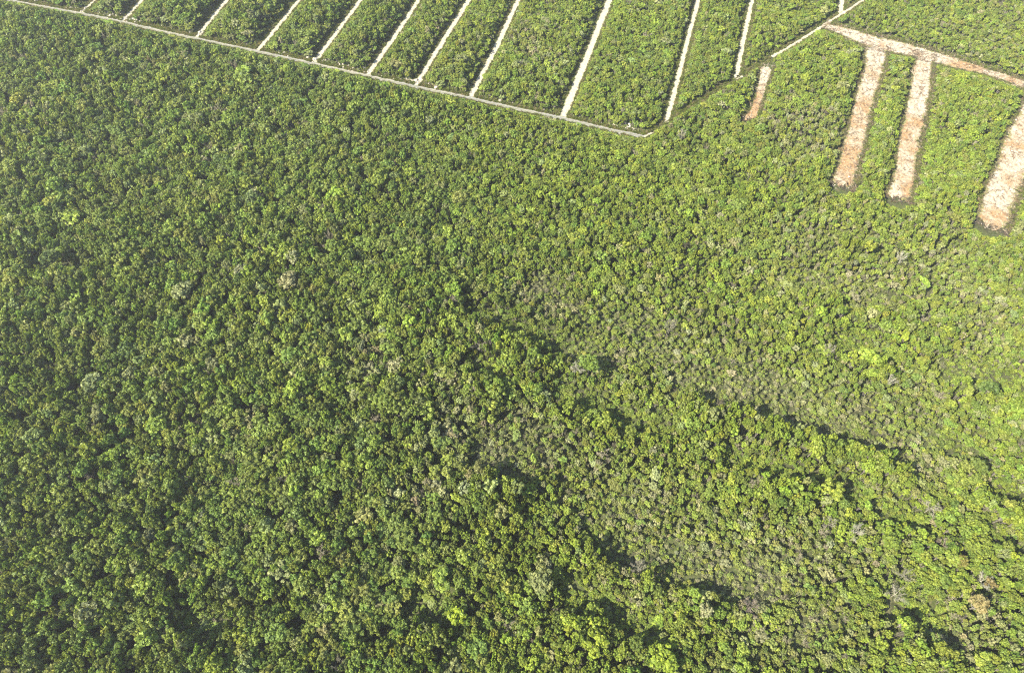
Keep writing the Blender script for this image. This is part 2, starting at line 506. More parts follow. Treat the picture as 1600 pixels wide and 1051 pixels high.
KINDS = ['round'] * 5 + ['broad'] * 3 + ['lopsided'] * 2 + ['open'] * 2 + ['narrow'] * 2
TREES = [make_tree_meshes(i, k) for i, k in enumerate(KINDS)]
NT = len(TREES)
BARES = [make_bare_meshes(i) for i in range(3)]

# ------------------------------------------------------------------ what grows where
SHADE_EDGES = [  # foot lines of the taller stands; the tall side is the near (lower) one
    [(739, 505), (817, 539), (867, 549), (928, 573)],
    [(740, 585), (775, 597)],
    [(874, 623), (952, 650), (985, 677), (1036, 684)],
    [(1067, 617), (1121, 637), (1195, 664), (1249, 681), (1303, 694), (1364, 713), (1397, 734)],
    [(1141, 727), (1195, 748), (1249, 752)],
    [(1276, 771), (1343, 786), (1380, 815), (1418, 821), (1448, 842)],
    [(1448, 700), (1515, 727), (1539, 734)],
    [(918, 842), (945, 869), (985, 889), (1023, 899)],
    [(884, 946), (935, 950), (962, 977), (996, 997), (1026, 1000)],
    [(1391, 967), (1438, 977), (1475, 997)],
    [(1475, 596), (1546, 606), (1600, 620)],
    [(1357, 485), (1397, 495)], [(1310, 552), (1364, 552)],
    [(1060, 909), (1127, 933), (1202, 936)],
    [(749, 734), (807, 761)],
    [(1300, 385), (1340, 390)], [(1150, 300), (1200, 310)],
    [(1255, 455), (1290, 462)], [(1544, 780), (1600, 800)], [(1550, 850), (1600, 880)],
    [(60, 430), (140, 442)], [(290, 985), (350, 1000)], [(640, 965), (690, 970)],
]
EDGE_L = [gl(e) for e in SHADE_EDGES]
BLOBS = [  # px x, y, rx, ry, strength of low scrub, dryness
    (830, 450, 30, 20, 1.0, 0.9), (866, 482, 28, 16, 1.0, 0.95), (960, 485, 90, 35, 0.9, 0.35), (1010, 540, 110, 40, 0.9, 0.5),
    (1120, 570, 110, 45, 0.85, 0.4), (1210, 610, 130, 40, 0.95, 0.65), (1290, 655, 110, 24, 0.9, 0.6), (775, 690, 90, 45, 0.85, 0.7),
    (850, 715, 80, 35, 0.7, 0.6), (700, 665, 40, 60, 0.5, 0.6), (1000, 760, 100, 50, 0.7, 0.55), (1150, 870, 130, 55, 0.8, 0.6),
    (1060, 820, 90, 40, 0.6, 0.5), (1180, 905, 80, 35, 0.7, 0.75), (1235, 990, 90, 40, 0.8, 0.7), (1500, 985, 50, 30, 0.6, 0.8),
    (1240, 385, 90, 40, 0.6, 0.4), (1350, 425, 130, 45, 0.6, 0.45), (1500, 430, 80, 60, 0.5, 0.5), (1420, 620, 140, 60, 0.5, 0.3),
    (1270, 200, 60, 40, 0.3, 0.5), (1230, 195, 40, 30, 0.3, 0.55), (860, 60, 30, 40, 0.3, 0.5), (1500, 35, 130, 40, 0.55, 0.12),
    (1450, 700, 70, 35, 0.7, 0.6), (560, 540, 40, 25, 0.2, 0.5), (660, 780, 50, 30, 0.5, 0.6), (1560, 500, 60, 50, 0.5, 0.5),
    (1000, 880, 50, 22, 0.8, 0.8), (1220, 1020, 60, 25, 0.8, 0.7), (1330, 860, 80, 35, 0.6, 0.4),
]

def env(P):
    """per ground point: right (0-1), scrub, dry, canopy height, patch noise"""
    px, py, _ = project(P[:, 0], P[:, 1], np.full(len(P), 4.0))
    wob = fbm(P[:, 0], P[:, 1], 0.035, 3, 4.0)
    right = sstep(480, 900, px + wob * 300 - (py - 500) * 0.10)
    n1 = fbm(P[:, 0], P[:, 1], 0.022, 3, 11.0)
    n2 = fbm(P[:, 0], P[:, 1], 0.075, 2, 23.0)
    scrub = np.zeros(len(P)); dry = np.zeros(len(P))
    for cx, cy, rx, ry, s, dr in BLOBS:
        g = np.exp(-0.75 * (((px - cx + wob * 60) / rx) ** 2 + ((py - cy + n2 * 40) / ry) ** 2))
        scrub = np.maximum(scrub, s * g); dry = np.maximum(dry, min(1.0, dr * 1.25) * g)
    scrub = np.clip(scrub + 0.30 * right * sstep(0.02, 0.4, n2), 0, 1)
    dry = np.clip(dry + 0.12 * sstep(0.1, 0.45, n1) , 0, 1)
    up = sstep(420, 150, py) + 0.9 * sstep(20, -10, py - np.interp(px, [20, 402, 736, 1006, 1200, 1600], [0, 80, 152, 212, 90, 134]))
    h = 6.9 - 1.5 * right - 0.6 * up + 2.3 * n2 + 0.9 * n1
    h = h * (1 - 0.66 * scrub)
    for ei, L in enumerate(EDGE_L):
        top = 10.4 if ei in (0, 3) else 8.8 + 1.2 * math.sin(ei * 2.3)
        yl = np.interp(P[:, 0], L[:, 0], L[:, 1], left=L[0, 1], right=L[-1, 1])
        near = yl - P[:, 1]
        inx = sstep(-4, 1, P[:, 0] - L[0, 0]) * sstep(-4, 1, L[-1, 0] - P[:, 0])
        tall = np.clip(0.95 + 1.1 * n2, 0.45, 1) * inx * sstep(1.0, 2.4, near) * sstep(17, 4, near)
        low = inx * sstep(2.2, 1.0, near) * sstep(-9.0, -4.0, near)
        h = h * (1 - 0.8 * low)
        h = h + tall * np.maximum(0, top - h) * 0.95 * (0.8 + 0.5 * n2)
        scrub = np.clip(scrub * (1 - tall) + 0.6 * low, 0, 1)
        dry = dry * (1 - 0.85 * tall); n1 = n1 + 0.4 * tall
    return px, py, right, scrub, dry, np.clip(h, 1.6, 10), n1, n2

def in_area(x, y):
    return (y > 4) & (y < 318) & (np.abs(x) < 128 + 0.43 * np.maximum(y - 10, 0) + 14)

def clear_dist(P, extra=0.0):
    d = np.full(len(P), 1e9)
    for l, w in LINES: d = np.minimum(d, polydist(P, l, w))
    return d

def cut_dist(P):
    d = np.full(len(P), 1e9)
    for l, w in NARROW: d = np.minimum(d, polydist(P, l, np.full(len(l), w)))
    return d

# palette of real leaf colours (linear)
PAL = np.array([
    (0.098, 0.152, 0.025),   # 0 deep green
    (0.142, 0.200, 0.027),   # 1 mid green
    (0.188, 0.250, 0.027),   # 2 fresh green
    (0.246, 0.298, 0.028),   # 3 yellow-green
    (0.188, 0.214, 0.042),   # 4 olive
    (0.232, 0.245, 0.110),   # 5 grey-green
    (0.325, 0.305, 0.170),   # 6 straw
    (0.305, 0.268, 0.192),   # 7 brown-grey
])
CNAME = ['deep green', 'mid green', 'fresh green', 'yellow-green', 'olive', 'grey-green', 'straw-coloured', 'brownish']

def choose_colour(right, scrub, dry, n1, n2, m):
    base = np.array([0.26, 0.28, 0.14, 0.06, 0.18, 0.075, 0.004, 0.002])
    bright = np.array([0.08, 0.20, 0.30, 0.24, 0.10, 0.06, 0.012, 0.004])
    dryw = np.array([0.02, 0.04, 0.06, 0.20, 0.16, 0.16, 0.20, 0.13])
    k = np.clip(right * 0.85 + 0.9 * n1, 0, 1)
    w = base * (1 - k)[:, None] + bright * k[:, None]
    w = w * (1 - dry)[:, None] + dryw * dry[:, None]
    w /= w.sum(1)[:, None]
    u = rng.random(m)
    return (np.cumsum(w, 1) < u[:, None]).sum(1).clip(0, 7), w @ PAL

# distinctive single trees: photo pixel of the crown, kind index, tint, radius, height, label, category
SPECIAL = [
    (714, 960, 0, (0.17, 0.24, 0.020), 2.0, 7.5, 'vivid lime-green round tree standing among darker crowns near the bottom centre'),
    (1038, 1028, 5, (0.150, 0.215, 0.022), 2.5, 8.5, 'large bright yellow-green domed tree on the bottom edge right of centre'),
    (930, 1005, 6, (0.145, 0.20, 0.022), 2.3, 8.0, 'bright yellow-green broad tree in front of the curved dark shadow at the bottom'),
    (1532, 942, 1, (0.22, 0.185, 0.07), 2.0, 8.5, 'rusty orange-tinged tree casting a dark shadow to its right, lower right corner'),
    (1503, 874, 2, (0.19, 0.17, 0.04), 1.4, 7.0, 'small orange-flecked green tree above the rusty tree in the lower right'),
    (1549, 909, 10, (0.21, 0.165, 0.06), 1.3, 6.5, 'small burnt-orange tree close to the right edge, beside dark hollow'),
    (616, 1016, 0, (0.26, 0.26, 0.02), 1.1, 7.0, 'small bright yellow flowering tree near the bottom edge left of centre'),
    (344, 374, 3, (0.17, 0.22, 0.022), 1.5, 7.5, 'bright yellow-green tree alone among olive crowns in the upper left forest'),
    (20, 430, 5, (0.15, 0.18, 0.03), 2.4, 8.0, 'large yellowish tree at the left edge, above mid-height'),
    (75, 402, 7, (0.075, 0.115, 0.030), 2.6, 8.5, 'large smooth dark green dome tree near the left edge'),
    (1548, 604, 4, (0.068, 0.112, 0.024), 2.2, 8.5, 'large dark green tree right of the pale scrub near the right edge'),
    (620, 254, 11, (0.20, 0.135, 0.09), 1.8, 6.5, 'pinkish-brown half-dead tree in the forest below the gravel road'),
    (1300, 765, 6, (0.15, 0.20, 0.03), 2.3, 8.0, 'bright green broad tree in front of a shadow band in the lower right'),
    (848, 905, 7, (0.12, 0.15, 0.055), 2.4, 8.0, 'wide grey-green tree left of the hollow of bare trunks near bottom centre'),
    (922, 566, 5, (0.10, 0.16, 0.025), 2.3, 8.3, 'broad fresh green tree just below the dark central shadow'),
    (835, 553, 1, (0.085, 0.14, 0.022), 2.2, 8.3, 'round green tree on the near rim of the dark central shadow'),
    (770, 600, 6, (0.095, 0.155, 0.022), 2.2, 8.2, 'broad green tree in front of a small dark hollow left of centre'),
    (1395, 845, 2, (0.10, 0.15, 0.022), 1.9, 7.5, 'green tree at the head of the thin lower right survey cut'),
    (112, 868, 6, (0.09, 0.14, 0.03), 2.3, 8.2, 'broad pale green tree near the left edge, lower part'),
    (134, 960, 7, (0.10, 0.125, 0.05), 2.5, 8.4, 'wide grey-green tree in the lower left corner area'),
]
SPECIAL_BARE = [
    (445, 650, 'pale leafless tree with star-shaped branches standing in the left forest'),
    (225, 192, 'small pale grey leafless tree in the upper left forest'),
    (472, 191, 'grey leafless tree below the gravel road, left of the pinkish-brown tree'),
    (1413, 400, 'whitish leafless round tree below the cleared strips'),
    (1417, 896, 'pale leafless tree beside the thin lower right survey cut'),
    (1405, 925, 'leafless grey tree just below another beside the lower right survey cut'),
    (1300, 817, 'pale grey leafless tree above the scrub in the lower right'),
    (1342, 828, 'whitish leafless tree right of a grey one in the lower right'),
    (749, 534, 'clump-like leafless grey tree left of the dark central shadow'),
    (903, 571, 'white leafless tree at the right end of the dark central shadow'),
    (1391, 592, 'white leafless tree in yellow-green scrub right of centre'),
    (455, 376, 'grey leafless tree in the upper middle of the left forest'),
    (302, 416, 'small leafless tree with pale trunk in left forest'),
    (668, 488, 'leafless grey tree just left of the upper end of the central shadow'),
    (1540, 905, 'leafless whitish tree between orange trees at the lower right'),
    (1000, 885, 'leafless grey tree in the shaded hollow near bottom centre'),
    (1478, 850, 'brownish grey leafless tree above the orange-flecked tree'),
    (1175, 945, 'pinkish leafless tree beside a dark hollow at lower right'),
    (1068, 208, 'pale leafless tree right of the end of the gravel road'),
    (530, 1040, 'grey leafless tree at the bottom edge, a third of the way across'),
    (150, 640, 'pale grey leafless tree in the lower left forest'),
    (1300, 545, 'pale leafless tree above a dark gap right of centre'),
    (1050, 505, 'pale leafless tree amid dry yellow scrub at centre'),
    (1460, 790, 'small leafless tree amid green trees towards the right edge'),
]
spec = []
for px, py, v, t, r, h, lab in SPECIAL:
    if t[1] > t[0]: t = (t[0] * 1.42, t[1] * 1.27, t[2] * 1.1)
    g = ground(px, py, h * 0.78); spec.append((g[0], g[1], v, t, r, h, lab, 'tree', False))
for i, (px, py, lab) in enumerate(SPECIAL_BARE):
    h = 6.0 + (i % 4) * 0.5; g = ground(px, py, h * 0.75)
    c = [(0.24, 0.22, 0.155), (0.20, 0.185, 0.13), (0.26, 0.24, 0.17)][i % 3]
    if 'pinkish' in lab or 'brownish grey' in lab: c = (0.20, 0.16, 0.12)
    if 'whit' in lab: c = (0.32, 0.30, 0.22)
    spec.append((g[0], g[1], i % 3, c, 1.45 + 0.12 * (i % 3), h, lab, 'bare tree', True))

# candidates, big ones first
def scatter(ncand, rfun, min_f, taken, ylim=None):
    """dart throwing with a radius per point; taken = dict grid"""
    x = rng.uniform(-285, 285, ncand); y = rng.uniform(4, 318, ncand)
    ok = in_area(x, y)
    P = np.stack([x[ok], y[ok]], 1)
    E = env(P)
    R = rfun(P, E)
    od = np.argsort(-R)
    keep = []
    cell = 2.6
    for i in od:
        r = R[i]
        if r <= 0: continue
        px_, py_ = P[i]
        ci, cj = int(px_ // cell), int(py_ // cell)
        good = True
        for a in range(ci - 1, ci + 2):
            for b in range(cj - 1, cj + 2):
                for (qx, qy, qr) in taken.get((a, b), ()):
                    if (qx - px_) ** 2 + (qy - py_) ** 2 < (min_f * (qr + r)) ** 2:
                        good = False; break
                if not good: break
            if not good: break
        if good:
            taken.setdefault((ci, cj), []).append((px_, py_, r)); keep.append(i)
    keep = np.array(keep)
    return P[keep], [e[keep] for e in E], R[keep]

def rad_tree(P, E):
    px, py, right, scrub, dry, h, n1, n2 = E
    z = rng.lognormal(0.0, 0.33, len(P))
    r = (0.9 - 0.19 * right) * z * (1 - 0.42 * scrub) * (0.82 + 0.18 * np.clip(h / 7, 0, 1.3))
    r = np.clip(r, 0.45, 2.5)
    gap = sstep(0.16, 0.42, fbm(P[:, 0], P[:, 1], 0.21, 2, 51.0)) * (0.75 - 0.45 * right)     # treefall gaps
    return np.where(rng.random(len(P)) < np.maximum(0.75 * scrub, gap), 0, r)

taken = {}
for s in spec: taken.setdefault((int(s[0] // 2.6), int(s[1] // 2.6)), []).append((s[0], s[1], s[4]))
TP, TE, TR = scatter(255000, rad_tree, 0.45, taken)
px, py, right, scrub, dry, th, n1, n2 = TE
m = len(TP)
th = th * np.clip(rng.normal(1.0, 0.10, m), 0.75, 1.3) * (0.82 + 0.18 * TR / 1.0)
cdT = clear_dist(TP)
th = np.minimum(th, 1.3 + 0.95 * np.clip(cdT - 0.5, 0, 9))
th = np.clip(th, 1.3, 10.5)

def occl_limit(P, h, r):
    """keep the cleared land clear: nothing tall just in front of it, crowns back from its edges"""
    h = h.copy(); alive = np.ones(len(P), bool)
    alive &= (clear_dist(P) > np.minimum(r * 0.6 + 0.8, 1.8)) & (cut_dist(P) > r * 0.35)
    slack = -0.05 - 0.18 * rng.random(len(P))
    for _ in range(5):
        bad = np.zeros(len(P), bool)
        for f in (0.3, 0.55, 0.8, 1.02):
            for side in (-0.7, 0, 0.7):
                hh = h * f
                k = H / (H - hh)
                G = P * k[:, None]
                G[:, 0] += side * r * (f > 0.5)
                d = np.full(len(P), 1e9)
                for l, w in LINES: d = np.minimum(d, polydist(G, l, w))
                bad |= d < slack
        h[bad] *= 0.62
    alive &= ~(bad & (h < 0.9))
    return h, alive
th, alive = occl_limit(TP, th, TR)
ci, cmean = choose_colour(right, scrub, dry, n1, n2, m)
var = rng.integers(0, NT, m)
isbare = rng.random(m) < (0.012 + 0.02 * right * dry + 0.06 * dry * scrub)
tint = (0.55 * PAL[ci] + 0.45 * cmean) * np.clip(rng.normal(1.0, 0.12, (m, 1)), 0.7, 1.35) * np.clip(rng.normal(1, 0.05, (m, 3)), 0.85, 1.15)
btint = np.array([0.24, 0.21, 0.14]) * np.clip(rng.normal(1.0, 0.22, (m, 1)), 0.5, 1.5)
tint = np.where(isbare[:, None], btint, tint)
var = np.where(isbare, NT + rng.integers(0, 3, m), var)
rotz = rng.uniform(0, 2 * math.pi, m)
sel = alive
TP, TR, th, ci, var, tint, rotz, isbare = [a[sel] for a in (TP, TR, th, ci, var, tint, rotz, isbare)]

# ------------------------------------------------------------------ the 300 trees that show largest, as things
GROUP_LEAFY = 'single trees standing out of the forest'
def add_tree(x, y, v, tnt, r, h, rz, label, cat, bare):
    crown_m, trunk_m = (BARES if bare else TREES)[v]
    root = bpy.data.objects.new('leafless_tree' if bare else 'broadleaf_tree', None)
    COL.objects.link(root)
    root.empty_display_size = 0.5
    root.location = (x, y, 0); root.rotation_euler = (0, 0, rz)
    root.scale = (r / BASE_R, r / BASE_R, h / BASE_H)
    tag(root, label, cat, 'leafless trees standing in the forest' if bare else GROUP_LEAFY)
    c = link('crown', crown_m, root); c['tint'] = tuple(float(q) for q in tnt)
    t = link('trunk', trunk_m, root); t['tint'] = tuple(float(q) for q in tnt)
    return c, t

SRC = {}
for s in spec:
    k = (NT + s[2]) if s[8] else s[2]
    SRC[k] = add_tree(s[0], s[1], s[2], s[3], s[4], s[5], random.uniform(0, 6.28), s[6], s[7], s[8])

ppx, ppy, pw = project(TP[:, 0], TP[:, 1], th * 0.8)
show = TR / pw * (0.8 + 0.2 * np.clip(th / 7, 0.4, 1.3))
inside = (ppx > 14) & (ppx < 1586) & (ppy > 14) & (ppy < 1037) & (th > 4.0) & ~isbare
order = np.argsort(-np.where(inside, show, 0))
n_ind = 300 - len(spec)
chosen = order[:n_ind]
SHAPE = {'round': 'round', 'broad': 'broad flat-topped', 'lopsided': 'lopsided', 'open': 'open-crowned', 'narrow': 'narrow upright'}
used = set()
for i in chosen:
    v = int(var[i])
    x, y = round(ppx[i] / 16), round(ppy[i] / 10.51)
    lab = '%s %s tree %d%% across the photo and %d%% down' % (CNAME[ci[i]], SHAPE[KINDS[v]], x, y)
    if lab in used:
        lab = '%s %s tree %.1f%% across the photo and %.1f%% down' % (CNAME[ci[i]], SHAPE[KINDS[v]], ppx[i] / 16, ppy[i] / 10.51)
    used.add(lab)
    o = add_tree(TP[i, 0], TP[i, 1], v, tint[i], TR[i], th[i], rotz[i], lab, 'tree', False)
    SRC.setdefault(v, o)
rest = np.ones(len(TP), bool); rest[chosen] = False

# ------------------------------------------------------------------ masses (one object each, geometry nodes)
def gn_scatter(name, P, Z, rot, scl, variant, tnt, sources):
    """sources: list of lists of objects (joined into one instance) or meshes wrapped in objects"""
    me = bpy.data.meshes.new(name)
    V = np.column_stack([P, Z]).astype(np.float32)
    me.vertices.add(len(V)); me.vertices.foreach_set('co', V.ravel())
    for k, typ, arr, key in (('rot', 'FLOAT_VECTOR', rot, 'vector'), ('scl', 'FLOAT_VECTOR', scl, 'vector'),
                             ('variant', 'INT', variant, 'value'), ('tint', 'FLOAT_COLOR', np.column_stack([tnt, np.ones(len(tnt))]), 'color')):
        a = me.attributes.new(k, typ, 'POINT')
        a.data.foreach_set(key, np.ascontiguousarray(arr, dtype=np.int32 if typ == 'INT' else np.float32).ravel())
    o = link(name, me)
    ng = bpy.data.node_groups.new(name + '_scatter', 'GeometryNodeTree')
    ng.interface.new_socket('Geometry', in_out='INPUT', socket_type='NodeSocketGeometry')
    ng.interface.new_socket('Geometry', in_out='OUTPUT', socket_type='NodeSocketGeometry')
    gi = ng.nodes.new('NodeGroupInput'); go = ng.nodes.new('NodeGroupOutput')
    def named(nm, typ):
        n = ng.nodes.new('GeometryNodeInputNamedAttribute'); n.data_type = typ; n.inputs['Name'].default_value = nm
        return n.outputs['Attribute']
    r_, s_, v_ = named('rot', 'FLOAT_VECTOR'), named('scl', 'FLOAT_VECTOR'), named('variant', 'INT')
    e = ng.nodes.new('FunctionNodeEulerToRotation'); ng.links.new(r_, e.inputs[0])
    J = ng.nodes.new('GeometryNodeJoinGeometry')
    for k, src in sources.items():
        cmp = ng.nodes.new('FunctionNodeCompare'); cmp.data_type = 'INT'; cmp.operation = 'EQUAL'
        ints = [q for q in cmp.inputs if q.type == 'INT']
        ng.links.new(v_, ints[0]); ints[1].default_value = k
        j = ng.nodes.new('GeometryNodeJoinGeometry')
        for so in src:
            oi = ng.nodes.new('GeometryNodeObjectInfo'); oi.transform_space = 'ORIGINAL'
            oi.inputs['Object'].default_value = so
            ng.links.new(oi.outputs['Geometry'], j.inputs[0])
        g2i = ng.nodes.new('GeometryNodeGeometryToInstance'); ng.links.new(j.outputs[0], g2i.inputs[0])
        ip = ng.nodes.new('GeometryNodeInstanceOnPoints')
        ng.links.new(gi.outputs[0], ip.inputs['Points']); ng.links.new(cmp.outputs[0], ip.inputs['Selection'])
        ng.links.new(g2i.outputs[0], ip.inputs['Instance'])
        ng.links.new(e.outputs[0], ip.inputs['Rotation']); ng.links.new(s_, ip.inputs['Scale'])
        ng.links.new(ip.outputs[0], J.inputs[0])
    ng.links.new(J.outputs[0], go.inputs[0])
    md = o.modifiers.new('scatter', 'NODES'); md.node_group = ng
    return o

SRC = {k_: list(v_) for k_, v_ in SRC.items()}
k = rest
rot = np.column_stack([rng.normal(0, 0.06, k.sum()), rng.normal(0, 0.06, k.sum()), rotz[k]])
sxy = TR[k] / BASE_R
scl = np.column_stack([sxy, sxy * np.clip(rng.normal(1, .26, k.sum()), .55, 1.6), th[k] / BASE_H])
print('forest trees', int(k.sum()), 'candidates', m)
fo = gn_scatter('forest', TP[k], np.zeros(k.sum()), rot, scl, var[k], tint[k], SRC)
tag(fo, 'dense low green forest canopy covering the land around roads and clearings', 'forest', kind='stuff')

# ---- low growth: bushes in the gaps, on the verges and in the scrub
SHR = [make_shrub_mesh(i, 'leafy' if i < 4 else 'twiggy') for i in range(6)]
SHRUB_SPOTS = [  # photo pixel, label
    (560, 112, 'small bush on the far road verge between fifth and sixth tracks'),
    (690, 140, 'small green bush on the verge beside the seventh track end'),
    (822, 166, 'small bush on the far verge of the gravel road between eighth and ninth tracks'),
    (962, 196, 'low bush near the road end, right of the ninth track'),
    (1470, 100, 'twiggy low bush on the bare clearing above the right pair of strips'),
    (1352, 215, 'twiggy low bush beside the left wide strip'),
]
SSRC = {}
for i, (a, b, lab) in enumerate(SHRUB_SPOTS):
    g = ground(a, b)
    o = link('shrub', SHR[i]); o.location = (g[0], g[1], 0); o.scale = (0.9, 0.9, 0.7)
    o['tint'] = tuple(float(q) for q in PAL[2 if i < 4 else 6])
    tag(o, lab, 'bush', 'bushes on the verges'); SSRC[i] = [o]

def scatter_low(n):
    x = rng.uniform(-285, 285, n); y = rng.uniform(4, 318, n)
    ok = in_area(x, y); P = np.stack([x[ok], y[ok]], 1)
    return P, env(P)
P, E = scatter_low(190000)
px, py, right, scrub, dry, h, n1, n2 = E
cd = clear_dist(P)
r = np.clip(rng.lognormal(-0.22, 0.28, len(P)), 0.4, 1.5) * (1 - 0.2 * scrub)
hh = np.clip(np.maximum(r * rng.uniform(1.1, 2.0, len(P)), h * rng.uniform(0.25, 0.62, len(P))), 0.5, 4.5)
keepp = rng.random(len(P)) < (0.70 + 0.3 * scrub)
edge = np.clip((cd - 0.2) / 4.0, 0, 1)
hh *= 0.35 + 0.65 * edge; r *= 0.6 + 0.4 * edge
hh, al = occl_limit(P, hh, r)
al &= keepp & (cd > r * 0.6 - np.where(rng.random(len(P)) < 0.3, 0.9, 0.1)) & (cut_dist(P) > -0.1)
ci_s, cm_s = choose_colour(np.clip(right + 0.35 * (1 - edge), 0, 1), scrub, np.clip(dry + 0.35 * (1 - edge), 0, 1), n1, n2, len(P))
tn = (0.5 * PAL[ci_s] + 0.5 * cm_s) * np.clip(rng.normal(1.0, 0.16, (len(P), 1)), 0.65, 1.45)
tw = rng.random(len(P)) < 0.05 + 0.6 * dry * scrub + 0.25 * (1 - edge) * (rng.random(len(P)) < 0.5)
vv = np.where(tw, 4 + rng.integers(0, 2, len(P)), rng.integers(0, 4, len(P)))
q = al
so = gn_scatter('undergrowth', P[q], np.zeros(q.sum()),
                np.column_stack([np.zeros(q.sum()), np.zeros(q.sum()), rng.uniform(0, 6.28, q.sum())]),
                np.column_stack([r[q], r[q], hh[q] / 1.9]), vv[q], tn[q], SSRC)
tag(so, 'low bushes and scrub filling gaps between the trees', 'undergrowth', kind='stuff')
print('undergrowth', int(q.sum()))

# ---- grass along the tracks
def make_tuft():
    r = np.random.default_rng(77)
    V = []; F_ = []; A = []
    for k in range(46):
        az = r.uniform(0, 6.28); q = math.sqrt(r.random()) * 0.32
        b = np.array([math.cos(az) * q, math.sin(az) * q, 0]); ld = r.normal(0, .16, 2); hgt = r.uniform(.18, .5)
        t = b + np.array([ld[0], ld[1], hgt]); s = np.array([math.cos(az + 1.5), math.sin(az + 1.5), 0]) * r.uniform(.02, .045)
        i0 = len(V); mid = (b + t) / 2 + [0, 0, .08]
        V += [b - s, b + s, mid + s * .8, t, mid - s * .8]; F_ += [i0, i0 + 1, i0 + 2, i0 + 3, i0 + 4]; A.append(r.random())
    return mesh_np('grass_tuft', V, F_, [5] * len(A), M_GRASS, {'vary': ('FACE', 'FLOAT', np.array(A, np.float32))})
g = ground(598, 92)
gt = link('grass_tuft', make_tuft()); gt.location = (g[0], g[1], 0); gt['tint'] = (0.16, 0.19, 0.04)
tag(gt, 'tuft of grass at the edge of the sixth pale track', 'grass tuft')
GP = []
for l, w in LINES:
    seg = np.linalg.norm(np.diff(l, axis=0), axis=1); L = seg.sum()
    n = int(L * 16)
    s = np.concatenate([[0], np.cumsum(seg)]); t = rng.uniform(0, L, n)
    x = np.interp(t, s, l[:, 0]); y = np.interp(t, s, l[:, 1]); ww = np.interp(t, s, w)
    j = np.clip(np.searchsorted(s, t) - 1, 0, len(seg) - 1); T = (l[j + 1] - l[j]) / seg[j][:, None]
    off = (ww + np.abs(rng.normal(0, 1.1, n)) - 0.15) * np.where(rng.random(n) < .5, -1, 1)
    GP.append(np.column_stack([x + T[:, 1] * off, y - T[:, 0] * off]))
GP = np.concatenate(GP)
d = clear_dist(GP); GP = GP[(d > -0.2)]
n = len(GP)
col = np.where(rng.random((n, 1)) < 0.35, np.array([[0.24, 0.21, 0.10]]), np.array([[0.14, 0.17, 0.035]])) * rng.uniform(.75, 1.3, (n, 1))
go_ = gn_scatter('grass', GP, np.full(n, 0.0), np.column_stack([np.zeros(n), np.zeros(n), rng.uniform(0, 6.28, n)]),
                 np.repeat(rng.uniform(.7, 1.7, (n, 1)), 3, 1), np.zeros(n, int), col, {0: [gt]})
tag(go_, 'yellowish grass growing along the edges of the tracks', 'grass', kind='stuff')

# ---- debris on the clearings: cut branches and limestone rubble
def make_branch(i):
    r = np.random.default_rng(400 + i); p = []
    a = np.array([-0.8, 0, .06]); b = np.array([0, r.normal(0, .1), .12]); c = np.array([.9, r.normal(0, .25), .16])
    p.append(([a, b, c], [.055, .045, .02]))
    for k in range(12):
        s = a + (c - a) * r.uniform(.2, 1); d = np.array([r.uniform(.1, .8), r.normal(0, .6), abs(r.normal(0, .3))]); d /= np.linalg.norm(d)
        e = s + d * r.uniform(.3, .8); p.append(([s, (s + e) / 2 + [0, 0, .04], e], [.028, .022, .008]))
    V, F_, z = tubes(p, 4)
    return mesh_np('cut_branch', V, F_, z, M_TWIG, {'vary': ('FACE', 'FLOAT', r.random(len(z)).astype(np.float32))})
def make_rock(i):
    import bmesh
    bm = bmesh.new(); bmesh.ops.create_icosphere(bm, subdivisions=2, radius=0.3)
    for v in bm.verts:
        n_ = noise.noise(v.co * 3.1 + Vector((i * 7, 0, 0))) * 0.5 + noise.noise(v.co * 8 + Vector((0, i * 5, 0))) * .2
        v.co *= 1 + n_; v.co.z *= 0.7; v.co.z += 0.08
    me = bpy.data.meshes.new('limestone_rock'); bm.to_mesh(me); bm.free(); me.materials.append(M_STONE)
    a = me.attributes.new('vary', 'FLOAT', 'FACE'); a.data.foreach_set('value', rng.random(len(me.polygons)).astype(np.float32))
    return me
DSRC = {}
for i, (a, b, lab) in enumerate([(1338, 232, 'cut branch lying on the left wide strip'), (1424, 230, 'cut branch on the right wide strip'), (1580, 262, 'cut branch on the widest strip by the right edge')]):
    g = ground(a, b); o = link('cut_branch', make_branch(i)); o.location = (g[0], g[1], .33); o.rotation_euler = (0, 0, i * 2.1)
    o['tint'] = (0.32, 0.26, 0.19); tag(o, lab, 'branch', 'cut branches'); DSRC[i] = [o]
for i, (a, b, lab) in enumerate([(1436, 170, 'pale rock on the right wide strip, upper half'), (1566, 300, 'pale rock on the widest strip near its lower end'), (1372, 70, 'pale rock at the head of the left wide strip')]):
    g = ground(a, b); o = link('limestone_rock', make_rock(i)); o.location = (g[0], g[1], .32)
    o['tint'] = (0.44, 0.40, 0.33); tag(o, lab, 'rock', 'limestone rocks'); DSRC[3 + i] = [o]
DP = []; DV = []; DT = []; DS = []
